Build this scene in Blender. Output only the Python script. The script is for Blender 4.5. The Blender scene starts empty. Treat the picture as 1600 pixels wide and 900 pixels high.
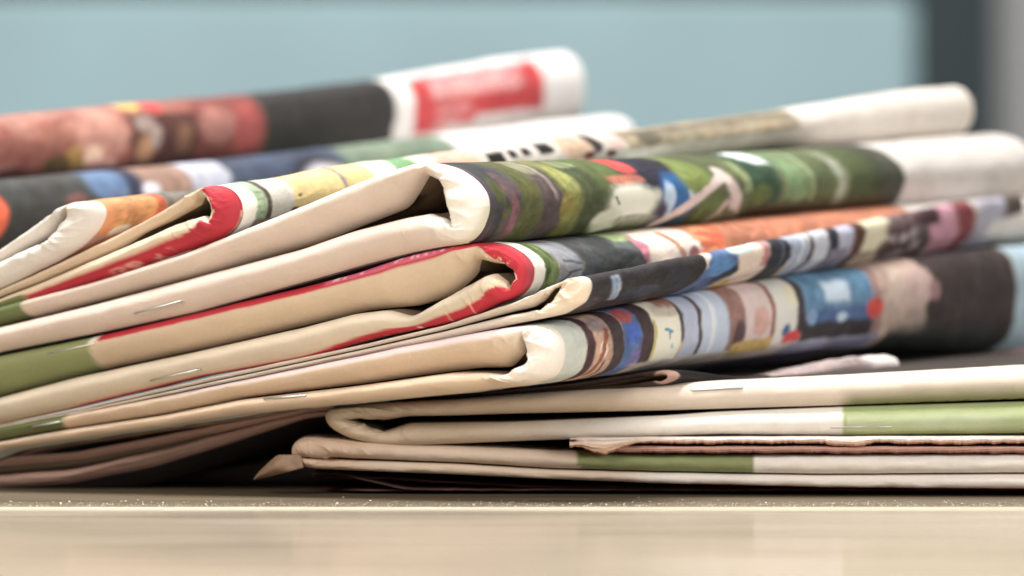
import bpy, math, random
import numpy as np
from mathutils import Vector
random.seed(7); rng = np.random.default_rng(7)
scene = bpy.context.scene
# ---------------------------------------------------------------- camera
CAMH = 0.064; FPX = 4266.7          # eye height in metres, focal length in 1600-px-wide pixels
cd = bpy.data.cameras.new("camera"); cam = bpy.data.objects.new("camera", cd)
scene.collection.objects.link(cam); scene.camera = cam
cam.location = (0, 0, CAMH); cam.rotation_euler = (math.radians(90), 0, 0)
cd.sensor_width = 36; cd.lens = 36*FPX/1600
cd.clip_start = 0.05; cd.clip_end = 50
cd.dof.use_dof = True; cd.dof.focus_distance = 0.822; cd.dof.aperture_fstop = 5.0
scene.view_settings.view_transform = 'Standard'; scene.view_settings.look = 'None'
scene.view_settings.exposure = 0.0; scene.view_settings.gamma = 1
scene.render.film_transparent = False
# ---------------------------------------------------------------- world and lamps
w = bpy.data.worlds.new("World"); scene.world = w; w.use_nodes = True
bg = w.node_tree.nodes["Background"]; bg.inputs[0].default_value = (0.95, 0.97, 1.0, 1); bg.inputs[1].default_value = 0.11
def area(name, loc, target, sx, sy, power, col):
    l = bpy.data.lights.new(name, 'AREA'); l.shape = 'RECTANGLE'; l.size = sx; l.size_y = sy
    l.energy = power; l.color = col
    o = bpy.data.objects.new(name, l); scene.collection.objects.link(o); o.location = loc
    o.rotation_euler = (Vector(target)-Vector(loc)).to_track_quat('-Z', 'Y').to_euler()
    return o
area("window_light", (2.25, -0.85, 0.95), (0.05, 0.85, 0.05), 1.2, 1.2, 47, (1.0, 0.97, 0.93))
area("ceiling_light", (-0.3, 0.70, 1.8), (0, 0.85, 0.05), 0.7, 0.5, 62, (1.0, 0.985, 0.97))
area("warm_room_light", (-0.75, -0.25, 0.85), (-0.05, 0.85, 0.05), 0.5, 0.4, 12.0, (1.0, 0.92, 0.85))
area("wall_light", (-0.3, 1.5, 1.5), (0, 2.45, 0.2), 1.2, 0.4, 15, (1.0, 0.98, 0.95))

# ---------------------------------------------------------------- helpers
def s2l(c):
    c = np.asarray(c, float)/255.0
    return np.where(c <= 0.04045, c/12.92, ((c+0.055)/1.055)**2.4)
def vnoise(x, y, seed=0, lin=False):
    x = np.asarray(x, float); y = np.asarray(y, float); x, y = np.broadcast_arrays(x, y)
    g = np.random.default_rng(seed).random((256, 256))
    xi = np.floor(x).astype(int); yi = np.floor(y).astype(int); fx = x-xi; fy = y-yi
    if not lin: fx = fx*fx*(3-2*fx); fy = fy*fy*(3-2*fy)
    a = g[xi % 256, yi % 256]; b = g[(xi+1) % 256, yi % 256]; c = g[xi % 256, (yi+1) % 256]; d = g[(xi+1) % 256, (yi+1) % 256]
    return (a*(1-fx)+b*fx)*(1-fy)+(c*(1-fx)+d*fx)*fy
def fbm(x, y, seed=0, o=3):
    r = 0; a = 0.5; n = 0
    for k in range(o):
        r = r+a*vnoise(x*2**k, y*2**k, seed+k); n += a; a *= 0.5
    return r/n
def sm(e0, e1, x):
    t = np.clip((x-e0)/(e1-e0+1e-12), 0, 1); return t*t*(3-2*t)

# ---------------------------------------------------------------- materials
def nt(name):
    m = bpy.data.materials.new(name); m.use_nodes = True
    return m, m.node_tree.nodes, m.node_tree.links, m.node_tree.nodes["Principled BSDF"]
def paper_mat(name, rough, attr=True, base=(0.7, 0.6, 0.5), bump=0.25, spec=0.4):
    m, N, L, b = nt(name)
    tc = N.new('ShaderNodeTexCoord')
    n1 = N.new('ShaderNodeTexNoise'); n1.inputs['Scale'].default_value = 900; n1.inputs['Detail'].default_value = 5
    n2 = N.new('ShaderNodeTexNoise'); n2.inputs['Scale'].default_value = 70; n2.inputs['Detail'].default_value = 4
    for n in (n1, n2): L.new(tc.outputs['Object'], n.inputs['Vector'])
    r1 = N.new('ShaderNodeMapRange'); r1.inputs[1].default_value = .25; r1.inputs[2].default_value = .75; r1.inputs[3].default_value = .965; r1.inputs[4].default_value = 1.02
    r2 = N.new('ShaderNodeMapRange'); r2.inputs[1].default_value = .3; r2.inputs[2].default_value = .7; r2.inputs[3].default_value = .95; r2.inputs[4].default_value = 1.03
    L.new(n1.outputs[0], r1.inputs[0]); L.new(n2.outputs[0], r2.inputs[0])
    mu = N.new('ShaderNodeMath'); mu.operation = 'MULTIPLY'; L.new(r1.outputs[0], mu.inputs[0]); L.new(r2.outputs[0], mu.inputs[1])
    vm = N.new('ShaderNodeVectorMath'); vm.operation = 'SCALE'; L.new(mu.outputs[0], vm.inputs['Scale'])
    if attr:
        a = N.new('ShaderNodeAttribute'); a.attribute_name = 'print'; L.new(a.outputs['Color'], vm.inputs[0])
    else: vm.inputs[0].default_value = base
    L.new(vm.outputs[0], b.inputs['Base Color'])
    b.inputs['Roughness'].default_value = rough; b.inputs['Specular IOR Level'].default_value = spec
    bp = N.new('ShaderNodeBump'); bp.inputs['Strength'].default_value = bump; bp.inputs['Distance'].default_value = 0.0004
    ad = N.new('ShaderNodeMath'); ad.operation = 'MULTIPLY_ADD'; ad.inputs[1].default_value = 0.06
    L.new(n1.outputs[0], ad.inputs[0]); L.new(n2.outputs[0], ad.inputs[2])
    # thin random crease lines
    n4 = N.new('ShaderNodeTexNoise'); n4.inputs['Scale'].default_value = 38; n4.inputs['Detail'].default_value = 1.5; n4.inputs['Distortion'].default_value = .6
    L.new(tc.outputs['Object'], n4.inputs['Vector'])
    sb = N.new('ShaderNodeMath'); sb.operation = 'SUBTRACT'; sb.inputs[1].default_value = .5; L.new(n4.outputs[0], sb.inputs[0])
    ab = N.new('ShaderNodeMath'); ab.operation = 'ABSOLUTE'; L.new(sb.outputs[0], ab.inputs[0])
    mm = N.new('ShaderNodeMapRange'); mm.inputs[1].default_value = 0; mm.inputs[2].default_value = .012; mm.inputs[3].default_value = .35; mm.inputs[4].default_value = 0; L.new(ab.outputs[0], mm.inputs[0])
    a2 = N.new('ShaderNodeMath'); a2.operation = 'ADD'; L.new(ad.outputs[0], a2.inputs[0]); L.new(mm.outputs[0], a2.inputs[1])
    L.new(a2.outputs[0], bp.inputs['Height']); L.new(bp.outputs[0], b.inputs['Normal'])
    return m
M_print = paper_mat("printed_newsprint", 0.58, spec=0.3)
M_page = paper_mat("newsprint_pages", 0.75, attr=False, base=tuple(s2l((212, 188, 158))))
M_pink = paper_mat("aged_newsprint", 0.8, attr=False, base=tuple(s2l((205, 165, 150))))
M_brown = paper_mat("brown_newsprint", 0.8, attr=False, base=tuple(s2l((128, 92, 82))))
M_metal, N, L, b = nt("staple_wire"); b.inputs['Metallic'].default_value = 0.9; b.inputs['Roughness'].default_value = 0.32; b.inputs['Base Color'].default_value = (.62, .62, .60, 1)
nn = N.new('ShaderNodeTexNoise'); nn.inputs['Scale'].default_value = 600; rr = N.new('ShaderNodeMapRange'); rr.inputs[3].default_value = .25; rr.inputs[4].default_value = .5
L.new(nn.outputs[0], rr.inputs[0]); L.new(rr.outputs[0], b.inputs['Roughness'])
def table_mat(name, c1, c2, rough, scale=(4, 60, 4), spec=0.5, speck=0.0):
    m, N, L, b = nt(name)
    tc = N.new('ShaderNodeTexCoord'); mp = N.new('ShaderNodeMapping'); mp.inputs['Scale'].default_value = scale
    n = N.new('ShaderNodeTexNoise'); n.inputs['Scale'].default_value = 2.0; n.inputs['Detail'].default_value = 7
    L.new(tc.outputs['Object'], mp.inputs[0]); L.new(mp.outputs[0], n.inputs['Vector'])
    cr = N.new('ShaderNodeValToRGB'); cr.color_ramp.elements[0].position = .3; cr.color_ramp.elements[1].position = .7
    cr.color_ramp.elements[0].color = (*s2l(c1), 1); cr.color_ramp.elements[1].color = (*s2l(c2), 1)
    L.new(n.outputs[0], cr.inputs[0]); L.new(cr.outputs[0], b.inputs['Base Color'])
    mr = N.new('ShaderNodeMapRange'); mr.inputs[1].default_value = .3; mr.inputs[2].default_value = .7
    mr.inputs[3].default_value = rough*.8; mr.inputs[4].default_value = rough*1.3
    L.new(n.outputs[0], mr.inputs[0]); L.new(mr.outputs[0], b.inputs['Roughness'])
    b.inputs['Specular IOR Level'].default_value = spec
    n3 = N.new('ShaderNodeTexNoise'); n3.inputs['Scale'].default_value = 1500; L.new(tc.outputs['Object'], n3.inputs['Vector'])
    bp = N.new('ShaderNodeBump'); bp.inputs['Strength'].default_value = .12; bp.inputs['Distance'].default_value = .0001
    L.new(n3.outputs[0], bp.inputs['Height']); L.new(bp.outputs[0], b.inputs['Normal'])
    return m

# ---------------------------------------------------------------- mesh helpers
def link(name, me, mat, parent=None):
    o = bpy.data.objects.new(name, me); scene.collection.objects.link(o)
    if mat: me.materials.append(mat)
    if parent is not None: o.parent = parent
    return o
def grid_mesh(name, P, C=None, flip=False):
    """P (na, nb, 3) grid of points -> mesh with a 'print' colour attribute"""
    na, nb = P.shape[:2]
    me = bpy.data.meshes.new(name)
    me.vertices.add(na*nb); me.vertices.foreach_set('co', P.reshape(-1).astype(np.float32))
    i = np.arange(na*nb).reshape(na, nb)
    q = np.stack([i[:-1, :-1], i[1:, :-1], i[1:, 1:], i[:-1, 1:]], -1).reshape(-1, 4)
    if flip: q = q[:, ::-1]
    nf = len(q); me.loops.add(nf*4); me.polygons.add(nf)
    me.loops.foreach_set('vertex_index', q.reshape(-1).astype(np.int32))
    me.polygons.foreach_set('loop_start', (np.arange(nf)*4).astype(np.int32))
    me.polygons.foreach_set('use_smooth', np.ones(nf, bool))
    if C is not None:
        at = me.color_attributes.new('print', 'FLOAT_COLOR', 'POINT')
        c4 = np.ones((na*nb, 4), np.float32); c4[:, :3] = np.clip(C.reshape(-1, 3), 0, 1)
        at.data.foreach_set('color', c4.reshape(-1))
    me.update(calc_edges=True); me.validate(); return me
def tube(pts, r, n=8):
    """round wire through pts as verts, faces"""
    V = []; F = []; pts = [Vector(p) for p in pts]
    for k, p in enumerate(pts):
        d = (pts[min(k+1, len(pts)-1)]-pts[max(k-1, 0)]).normalized()
        a = d.orthogonal().normalized(); bb = d.cross(a)
        for j in range(n):
            t = 2*math.pi*j/n; V.append(p+r*(math.cos(t)*a+math.sin(t)*bb))
    for k in range(len(pts)-1):
        for j in range(n): F.append((k*n+j, k*n+(j+1) % n, (k+1)*n+(j+1) % n, (k+1)*n+j))
    F.append(tuple(range(n))[::-1]); F.append(tuple((len(pts)-1)*n+j for j in range(n)))
    return V, F
def pymesh(name, V, F, smooth=False):
    me = bpy.data.meshes.new(name); me.from_pydata([tuple(v) for v in V], [], F); me.update()
    if smooth: me.polygons.foreach_set('use_smooth', np.ones(len(me.polygons), bool))
    return me
def box(name, x0, x1, y0, y1, z0, z1, mat, parent=None, bev=0.0):
    import bmesh
    bm = bmesh.new(); bmesh.ops.create_cube(bm, size=1)
    for v in bm.verts: v.co = Vector(((x0+x1)/2+v.co.x*(x1-x0), (y0+y1)/2+v.co.y*(y1-y0), (z0+z1)/2+v.co.z*(z1-z0)))
    if bev: bmesh.ops.bevel(bm, geom=bm.edges[:], offset=bev, segments=3, affect='EDGES')
    me = bpy.data.meshes.new(name); bm.to_mesh(me); bm.free()
    return link(name, me, mat, parent)
def tag(o, label=None, cat=None, group=None, kind=None):
    for k, v in (('label', label), ('category', cat), ('group', group), ('kind', kind)):
        if v: o[k] = v
    return o
def empty(name, loc, label, cat, group=None):
    o = bpy.data.objects.new(name, None); scene.collection.objects.link(o); o.location = loc
    o.empty_display_size = .02
    return tag(o, label, cat, group)

# ---------------------------------------------------------------- the setting
PLANKY = CAMH*FPX/342.0              # front edge of the rear board (0.798 m)
tbl = empty('table', (0, 0.9, 0), 'pale glossy wooden table under the whole pile of newspapers', 'table')
def child_box(name, *a, **k):
    o = box(name, *a, **k); o.parent = tbl; o.matrix_parent_inverse = Vector((0, 0, 0)) and tbl.matrix_world.inverted(); o.location = (0, -0.9, 0); return o
M_tab_front = table_mat("glossy_table_varnish", (156, 144, 126), (204, 190, 170), 0.13, spec=0.6)
M_tab_rear = table_mat("dusty_dark_varnish", (88, 79, 63), (114, 102, 84), 0.5, spec=0.25)  # rear plank is darker and rougher than the front one
M_trim = table_mat("pale_edge_strip", (196, 182, 158), (222, 208, 186), 0.4)
child_box('rear_plank', -0.9, 0.9, PLANKY, 1.35, -0.03, 0.0, M_tab_rear)
child_box('edge_strip', -0.9, 0.9, PLANKY-0.0014, PLANKY-0.0001, -0.03, 0.00005, M_trim, bev=0.0004)
child_box('front_plank', -0.9, 0.9, 0.10, PLANKY-0.0017, -0.03, -0.0005, M_tab_front, bev=0.0003)
# dust on the rear plank edge
V = []; F = []
for k in range(2600):
    if k < 2300: x = random.uniform(-.19, .19); y = PLANKY+0.0003+abs(random.gauss(0, .010)); r = random.uniform(.00005, .00014)*(2.0 if random.random() < .1 else 1); z = 0
    else: x = random.uniform(-.19, .19); y = random.uniform(.74, PLANKY-.003); r = random.uniform(.00003, .00008); z = -.0005
    n0 = len(V); a0 = random.random()*6
    for j in range(4):
        a = a0+j*math.pi/2; V.append((x+r*math.cos(a)*random.uniform(.6, 1.8), y+r*math.sin(a), z+r*random.uniform(.1, .5)))
    V.append((x, y, z+r*random.uniform(.8, 1.8)))
    F += [(n0, n0+1, n0+4), (n0+1, n0+2, n0+4), (n0+2, n0+3, n0+4), (n0+3, n0, n0+4)]
M_dust = paper_mat("pale_dust", 0.4, attr=False, base=(.85, .8, .7))
tag(link('dust', pymesh('dust', V, F), M_dust), 'fine pale dust specks sprinkled along the table plank joint', 'dust', kind='stuff')

# wall, panel and column behind
def plain(name, c, rough=.8, sc=6, var=.05):
    m, N, L, b = nt(name); tc = N.new('ShaderNodeTexCoord'); n = N.new('ShaderNodeTexNoise'); n.inputs['Scale'].default_value = sc
    L.new(tc.outputs['Object'], n.inputs['Vector']); cr = N.new('ShaderNodeValToRGB'); c = s2l(c)
    cr.color_ramp.elements[0].position = .3; cr.color_ramp.elements[1].position = .7
    cr.color_ramp.elements[0].color = (*(c*(1-var)), 1); cr.color_ramp.elements[1].color = (*np.clip(c*(1+var), 0, 1), 1)
    L.new(n.outputs[0], cr.inputs[0]); L.new(cr.outputs[0], b.inputs['Base Color']); b.inputs['Roughness'].default_value = rough; return m
tag(box('wall', -4, 4, 2.9, 3.0, -1.2, 2.5, plain('dark_slate_wall', (56, 68, 70))), kind='structure')
tag(box('floor', -4, 4, -2, 3.0, -1.3, -1.2, plain('floor_brown', (110, 100, 90))), kind='structure')
def at(px, py, d): return ((px-800)*d/FPX, d, CAMH+(450-py)*d/FPX)
pr = empty('teal_panel', (0, 2.45, -0.2), 'flat pale teal board standing behind the newspaper pile', 'board')
x1 = at(1432, 0, 2.4)[0]; z1 = at(0, -8, 2.4)[2]
M_teal = plain('pale_teal_paint', (137, 162, 168), .55)
o = box('panel', -1.2, x1, 2.4, 2.43, -0.5, z1, M_teal, bev=.008); o.parent = pr; o.location = (0, -2.45, .2)
o = box('support_leg', -0.9, -0.85, 2.431, 2.47, -1.2, z1-.1, M_teal, bev=.003); o.parent = pr; o.location = (0, -2.45, .2)
o = box('support_leg', 0.2, 0.25, 2.431, 2.47, -1.2, z1-.1, M_teal, bev=.003); o.parent = pr; o.location = (0, -2.45, .2)
V = []; F = []; n = 64; cx, cy, cr_ = .655, 2.62, .19
for k, z in enumerate((-1.2, -1.19, 2.39, 2.4)):
    for j in range(n): V.append((cx+cr_*math.cos(2*math.pi*j/n), cy+cr_*math.sin(2*math.pi*j/n), z))
for k in range(3):
    for j in range(n): F.append((k*n+j, k*n+(j+1) % n, (k+1)*n+(j+1) % n, (k+1)*n+j))
tag(link('column', pymesh('column', V, F, True), plain('grey_column_paint', (172, 172, 172), .5)), 'round grey column at the right edge behind the teal board', 'column')

# ---------------------------------------------------------------- newspapers
class Ctx: pass
def resample(rows, fx0, osm=40):
    """rows [(ox,oy,ix,iy)] -> dense smoothed rows, finer near the fold"""
    R = np.array(rows, float); out = []; idx = []
    for k in range(len(R)-1):
        L = max(np.hypot(*(R[k+1, :2]-R[k, :2])), np.hypot(*(R[k+1, 2:]-R[k, 2:])))
        near = abs((R[k, 0]+R[k+1, 0])/2-fx0) < 110
        n = max(2, int(L/(1.7 if near else 5.5)))
        for j in range(n): out.append(R[k]+(R[k+1]-R[k])*j/n); idx.append(k+j/n)
    out.append(R[-1]); idx.append(len(R)-1); A = np.array(out)
    for it in range(3):
        B = A.copy(); B[1:-1, :2] = (A[:-2, :2]+2*A[1:-1, :2]+A[2:, :2])/4
        B[1:-1, :2] = (np.roll(B[:, :2], 1, 0)[1:-1]+2*B[1:-1, :2]+np.roll(B[:, :2], -1, 0)[1:-1])/4
        B[1:-1, 2:] = (A[:-2, 2:]+2*A[1:-1, 2:]+A[2:, 2:])/4; A = B
    w_ = np.exp(-((A[:, 0]-fx0)/130.0)**2)[:, None]
    for it in range(osm):
        B = A.copy(); B[1:-1, :2] = (A[:-2, :2]+2*A[1:-1, :2]+A[2:, :2])/4; A[:, :2] = A[:, :2]*(1-w_)+B[:, :2]*w_
    return A, np.array(idx)
def unproj(px, py, C, v):
    """image position on the vertical plane through C=(X,d) with direction v"""
    k = (px-800)/FPX
    s = (C[0]-k*C[1])/(k*v[1]-v[0]); d = C[1]+s*v[1]
    return np.stack([C[0]+s*v[0], d, CAMH+(450-py)*d/FPX], -1)

def newspaper(name, label, rows, dc, vdeg, udeg, stations, paint, itop, ibot, fx0=None, left=True,
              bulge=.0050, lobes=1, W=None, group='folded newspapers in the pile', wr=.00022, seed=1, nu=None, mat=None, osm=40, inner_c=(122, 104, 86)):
    """A folded newspaper: profile rows (outer, inner) of the spine end, swept along the fold direction."""
    A, idx = resample(rows, fx0 if fx0 is not None else (stations[0][0] if stations else rows[itop][0]), osm)
    if left: v = np.array([-math.cos(math.radians(vdeg)), math.sin(math.radians(vdeg))])
    else: v = np.array([math.cos(math.radians(vdeg)), math.sin(math.radians(vdeg))])
    u = np.array([math.cos(math.radians(udeg)), math.sin(math.radians(udeg))])
    ext = np.argmax(A[:, 0]) if left else np.argmin(A[:, 0])
    C = np.array([(A[ext, 0]-800)*dc/FPX, dc])
    O = unproj(A[:, 0], A[:, 1], C, v); I = unproj(A[:, 2], A[:, 3], C, v)
    it = int(np.argmin(abs(idx-itop))); ib = int(np.argmin(abs(idx-ibot)))
    zt, zb = O[it, 2], O[ib, 2]
    E = O[ext]
    if stations:
        us = []; zts = []; zbs = []; sxs = []
        # the crown of the fold lies left of its foremost point: read the crown height where the crown stands
        dx_ = A[ext, 0]-A[it, 0]; sx_ = [q_[0] for q_ in stations]; sy_ = [q_[1] for q_ in stations]
        fine = sorted(set(sx_+list(np.linspace(sx_[0], sx_[-1], 14))))
        stations = [(x_, float(np.interp(x_-dx_*.85, sx_, sy_)), float(np.interp(x_, sx_, [q_[2] for q_ in stations]))) for x_ in fine]
        for (px, yt, yb) in stations:
            k = (px-800)/FPX; uu = (E[0]-k*E[1])/(k*u[1]-u[0]); d = E[1]+uu*u[1]
            us.append(uu); sxs.append(px); zts.append(CAMH+(450-yt)*d/FPX); zbs.append(CAMH+(450-yb)*d/FPX)
        us = np.array(us); us[0] = 0; W = us[-1]; zts[0] = zt; zbs[0] = zb
    else:
        us = np.array([0, W]); zts = [zt, zt]; zbs = [zb, zb]; sxs = [0, 1000]
    n_u = nu or 230
    ug = np.linspace(0, 1, n_u)**1.15*W
    ZT = np.interp(ug, us, zts); ZB = np.interp(ug, us, zbs); SXg = np.interp(ug, us, sxs)
    # smooth the station maps
    for _ in range(40):
        for Z in (ZT, ZB): Z[1:-1] = (Z[:-2]+2*Z[1:-1]+Z[2:])/4
    def sweep(P, ug, ZT, ZB):
        G = np.zeros((len(P), len(ug), 3))
        G[:, :, 0] = P[:, None, 0]+ug[None]*u[0]; G[:, :, 1] = P[:, None, 1]+ug[None]*u[1]
        G[:, :, 2] = ZT[None]+(P[:, None, 2]-zt)*(ZT-ZB)[None]/(zt-zb); return G
    GO = sweep(O, ug, ZT, ZB); GI = sweep(I, ug, ZT, ZB)
    hi = np.arange(len(A)) > ext; AXi = A[:, 2]
    def oth(mask_self, mask_o):
        x_ = AXi[mask_o]; y_ = I[mask_o, 2]; o_ = np.argsort(x_); return np.interp(AXi[mask_self], x_[o_], y_[o_])
    gap = np.zeros(len(A)); gap[hi] = oth(hi, ~hi)-I[hi, 2]; gap[~hi] = oth(~hi, hi)-I[~hi, 2]
    GI[:, :, 2] += (gap*.48)[:, None]*sm(.004, .035, ug)[None]
    # bulge (spine, q -1 inner .. +1 outer)
    nq = 21; q = np.linspace(-1, 1, nq)
    th = np.linalg.norm(O-I, axis=1)
    mid = (O+I)/2; half = (O-I)/2
    ang = q*math.pi/2
    dep = np.minimum(th*0.72, bulge)[:, None]*np.cos(ang)[None]
    if left:
        IN0 = np.exp(-((A[:, 0]-A[ext, 0])/70.0)**2)
        dep = dep-((1-IN0)*(np.arange(len(A)) > ext)*np.minimum(th*.5, .005))[:, None]*sm(.75, -1.0, np.sin(ang))[None]
        dep = dep-((1-IN0)*(np.arange(len(A)) <= ext)*np.minimum(th*.22, .002))[:, None]*sm(-.4, 1.0, np.sin(ang))[None]
    if lobes > 1:
        dep = dep-(np.minimum(th*.10, .0007))[:, None]*(1-abs(np.sin(lobes*math.pi*(q[None]+1)/2)))**3
    aa = np.arange(len(A)); arc = np.concatenate([[0], np.cumsum(np.linalg.norm(np.diff(O, axis=0), axis=1))])*1000  # mm
    dep = dep+wr*1.3*(fbm(arc[:, None]/9, q[None]*1.2+5, seed+40)-.5)*2*np.cos(ang)[None]
    B = mid[:, None]+half[:, None]*np.sin(ang)[None, :, None]
    B[:, :, 0] -= dep*u[0]; B[:, :, 1] -= dep*u[1]
    B[:, :, 2] += wr*1.2*(fbm(arc[:, None]/6, q[None]*.8, seed+50)-.5)*2*np.cos(ang)[None]
    wide = np.exp(-((A[:, 0]-A[ext, 0])/150.0)**2)
    rid = (1-abs(vnoise(arc[:, None]/7+q[None]*.7, q[None]*1.1+3, seed+70)-.5)*2)**7+.6*(1-abs(vnoise(arc[:, None]/3.5-q[None]*.9, q[None]*1.4+3, seed+71)-.5)*2)**8
    rr_ = (rid*.0007*wide[:, None]+rid*.00012)*np.cos(ang)[None]*np.minimum(1, th/.004)[:, None]
    B[:, :, 0] -= rr_*u[0]; B[:, :, 1] -= rr_*u[1]; B[:, :, 2] += rr_*.3
    # lip crumple near the fold
    foldw = np.exp(-((A[:, 0]-A[ext, 0])/55.0)**2)
    cr = (vnoise(arc[:, None]/3.4+.5*q[None], q[None]*.8, seed+60, True)-.5)*1.1+.28*(vnoise(arc[:, None]/.8, q[None]*1.3, seed+61, True)-.5)
    crw = foldw[:, None]*sm(.55, -.5, q)[None]*.0017*sm(0, .15, q+1)[None]
    B += (cr*crw)[:, :, None]*np.array([u[0]*-.5, -.5*u[1], 1.0])
    # outer wrinkles
    dO = np.gradient(O, axis=0); nrm = np.stack([dO[:, 2]*v[0], dO[:, 2]*v[1], -(dO[:, 0]*v[0]+dO[:, 1]*v[1])], -1)
    nrm /= np.linalg.norm(nrm, axis=1)[:, None]+1e-9
    if np.dot(nrm[ext], [-v[0], -v[1], 0]) < 0: nrm = -nrm
    um = ug*1000
    wv = (fbm(arc[:, None]/14+um[None]/30, um[None]/22, seed)-.5)*1.6+(1-abs(fbm(arc[:, None]/10-um[None]/25, um[None]/16, seed+9)-.5)*2)**6*.6
    GO += (nrm[:, None]*(wv*wr*1.5*sm(0, 6, um)[None])[:, :, None])
    # contexts
    def ctx(na, nb):
        c = Ctx(); c.T = np.clip((zt-O[:, 2])/(zt-zb), 0, 1)[:, None]*np.ones((1, nb))
        up = (np.arange(len(A)) > ext)
        c.UP = up[:, None]*np.ones((1, nb), bool); c.AX = A[:, 0][:, None]*np.ones((1, nb)); c.ARC = arc[:, None]*np.ones((1, nb))
        c.T = np.where((np.arange(len(A)) > it)[:, None] & (it > ib), -.05, c.T); c.T = np.where((np.arange(len(A)) < ib)[:, None] & (it > ib), 1.05, c.T)
        c.IN = foldw[:, None]*np.ones((1, nb)); return c
    cb = ctx(len(A), nq); cb.Q = q[None]*np.ones((len(A), 1)); cb.SX = np.full((len(A), nq), float(sxs[0])); cb.U = np.zeros((len(A), nq)); cb.spine = True
    co = ctx(len(A), n_u); co.Q = np.ones((len(A), n_u)); co.SX = SXg[None]*np.ones((len(A), 1)); co.U = um[None]*np.ones((len(A), 1)); co.spine = False
    sx0_ = co.SX.copy(); ww = sm(1, 6, um)[None]
    co.SX = co.SX+ww*(3.5*(fbm(sx0_/22, co.T*5, seed+80)-.5)+3*(fbm(sx0_/5, co.T*9, seed+81)-.5))
    co.T = co.T+ww*.05*(fbm(sx0_/16, co.T*4, seed+82)-.5)
    PB = paint(cb); PO = paint(co)
    lum = PO.mean(-1); wgt = (1-sm(.35, .75, lum))*sm(1, 5, um)[None]
    f1 = fbm(sx0_/5.5, co.T*11, seed+83, 4)-.5; f2 = fbm(sx0_/14, co.T*5, seed+84, 3)-.5; f3 = fbm(sx0_/9, co.T*6, seed+85, 3)-.5
    PO = PO*(1+(f1*.35+f2*.40)*wgt)[..., None]
    f4 = sm(.5, .535, fbm(sx0_/10, co.T*8, seed+86, 3))-.5; f5 = sm(.5, .53, fbm(sx0_/4, co.T*16, seed+87, 2))-.5
    PO = PO*(1+(f4*.13+f5*.12)*wgt)[..., None]
    PO = PO*(1+np.stack([f3*.2, f2*.08, -f3*.2], -1)*wgt[..., None])
    g_ = PO.mean(-1, keepdims=True); PO = (g_+(PO-g_)*.80)*(1-.14*wgt[..., None])
    base = E.copy(); base[2] = min(O[:, 2].min(), I[:, 2].min()); base[2] = max(base[2], 0)
    root = empty(name, tuple(base), label, 'newspaper', group)
    # cover = spine wrap + outer face (one surface)
    P = np.concatenate([B, GO[:, 1:]], 1)-base; Cc = np.concatenate([PB, PO[:, 1:]], 1)
    link('cover', grid_mesh('cover', P, Cc), mat or M_print, root)
    # inner pages = inner face + far cut edge, coarser
    sel = np.linspace(0, n_u-1, 40).astype(int)
    GIs = GI[:, sel]; far = np.stack([GI[:, -1]*(1-t)+GO[:, -1]*t for t in (.33, .66, 1.0)], 1)
    far[:, :2] += rng.normal(0, .00015, far[:, :2].shape)
    Pi = np.concatenate([B[:, :1], GIs[:, 1:], far], 1)-base
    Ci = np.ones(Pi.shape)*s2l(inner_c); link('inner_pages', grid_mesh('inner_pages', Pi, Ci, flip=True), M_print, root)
    # head and foot cut edges close the two ends
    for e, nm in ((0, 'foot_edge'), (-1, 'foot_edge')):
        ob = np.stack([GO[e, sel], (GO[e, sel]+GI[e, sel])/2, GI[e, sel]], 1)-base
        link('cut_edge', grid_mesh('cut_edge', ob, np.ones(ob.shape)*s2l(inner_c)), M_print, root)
    root['_'] = 0; del root['_']
    return dict(root=root, base=base, C=C, v=v, u=u, bulge=bulge, O=O, B=B, E=E)

def staple(N, x0, y0, x1, y1, r=.00030, push=None, parts=True):
    C, v, u = N['C'], N['v'], N['u']
    p0 = unproj(np.array(x0, float), np.array(y0, float), C, v); p1 = unproj(np.array(x1, float), np.array(y1, float), C, v)
    Bf = N['B'].reshape(-1, 3)
    pts = []
    # front-most spine surface around the staple, along -u
    dpth = push
    if dpth is None:
        m = (p0+p1)/2; best = 0
        for p in (p0, m, p1):
            rel = Bf-p; uu = rel[:, 0]*u[0]+rel[:, 1]*u[1]; lat = np.linalg.norm(rel-np.stack([uu*u[0], uu*u[1], 0*uu], -1), axis=1)
            k = lat < .0012
            if k.any(): best = max(best, -uu[k].min())
        dpth = best
    f = np.array([-u[0], -u[1], 0])*(dpth+r*.5); bk = np.array([u[0], u[1], 0])*.0022
    # compensate image shift caused by the push
    f = f*.88
    def shift(p, px, py):
        q_ = p+f; d = q_[1]; tgt = np.array([(px-800)*d/FPX, d, CAMH+(450-py)*d/FPX]); s = (tgt-q_); 
        along = s[0]*v[0]; q2 = q_+np.array([v[0], v[1], 0])*along/(v[0]**2) if abs(v[0]) > .1 else q_
        q2[2] = CAMH+(450-py)*q2[1]/FPX; return q2
    a, b_ = shift(p0, x0, y0), shift(p1, x1, y1)
    d = (b_-a)/np.linalg.norm(b_-a)
    pts = [a+bk, a+bk*.15-d*.0001, a+d*.0004, a+(b_-a)*.5, b_-d*.0004, b_+bk*.15+d*.0001, b_+bk]
    V, F = tube([p-N['base'] for p in pts], r)
    link('staple', pymesh('staple', V, F, True), M_metal, N['root'])

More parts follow.
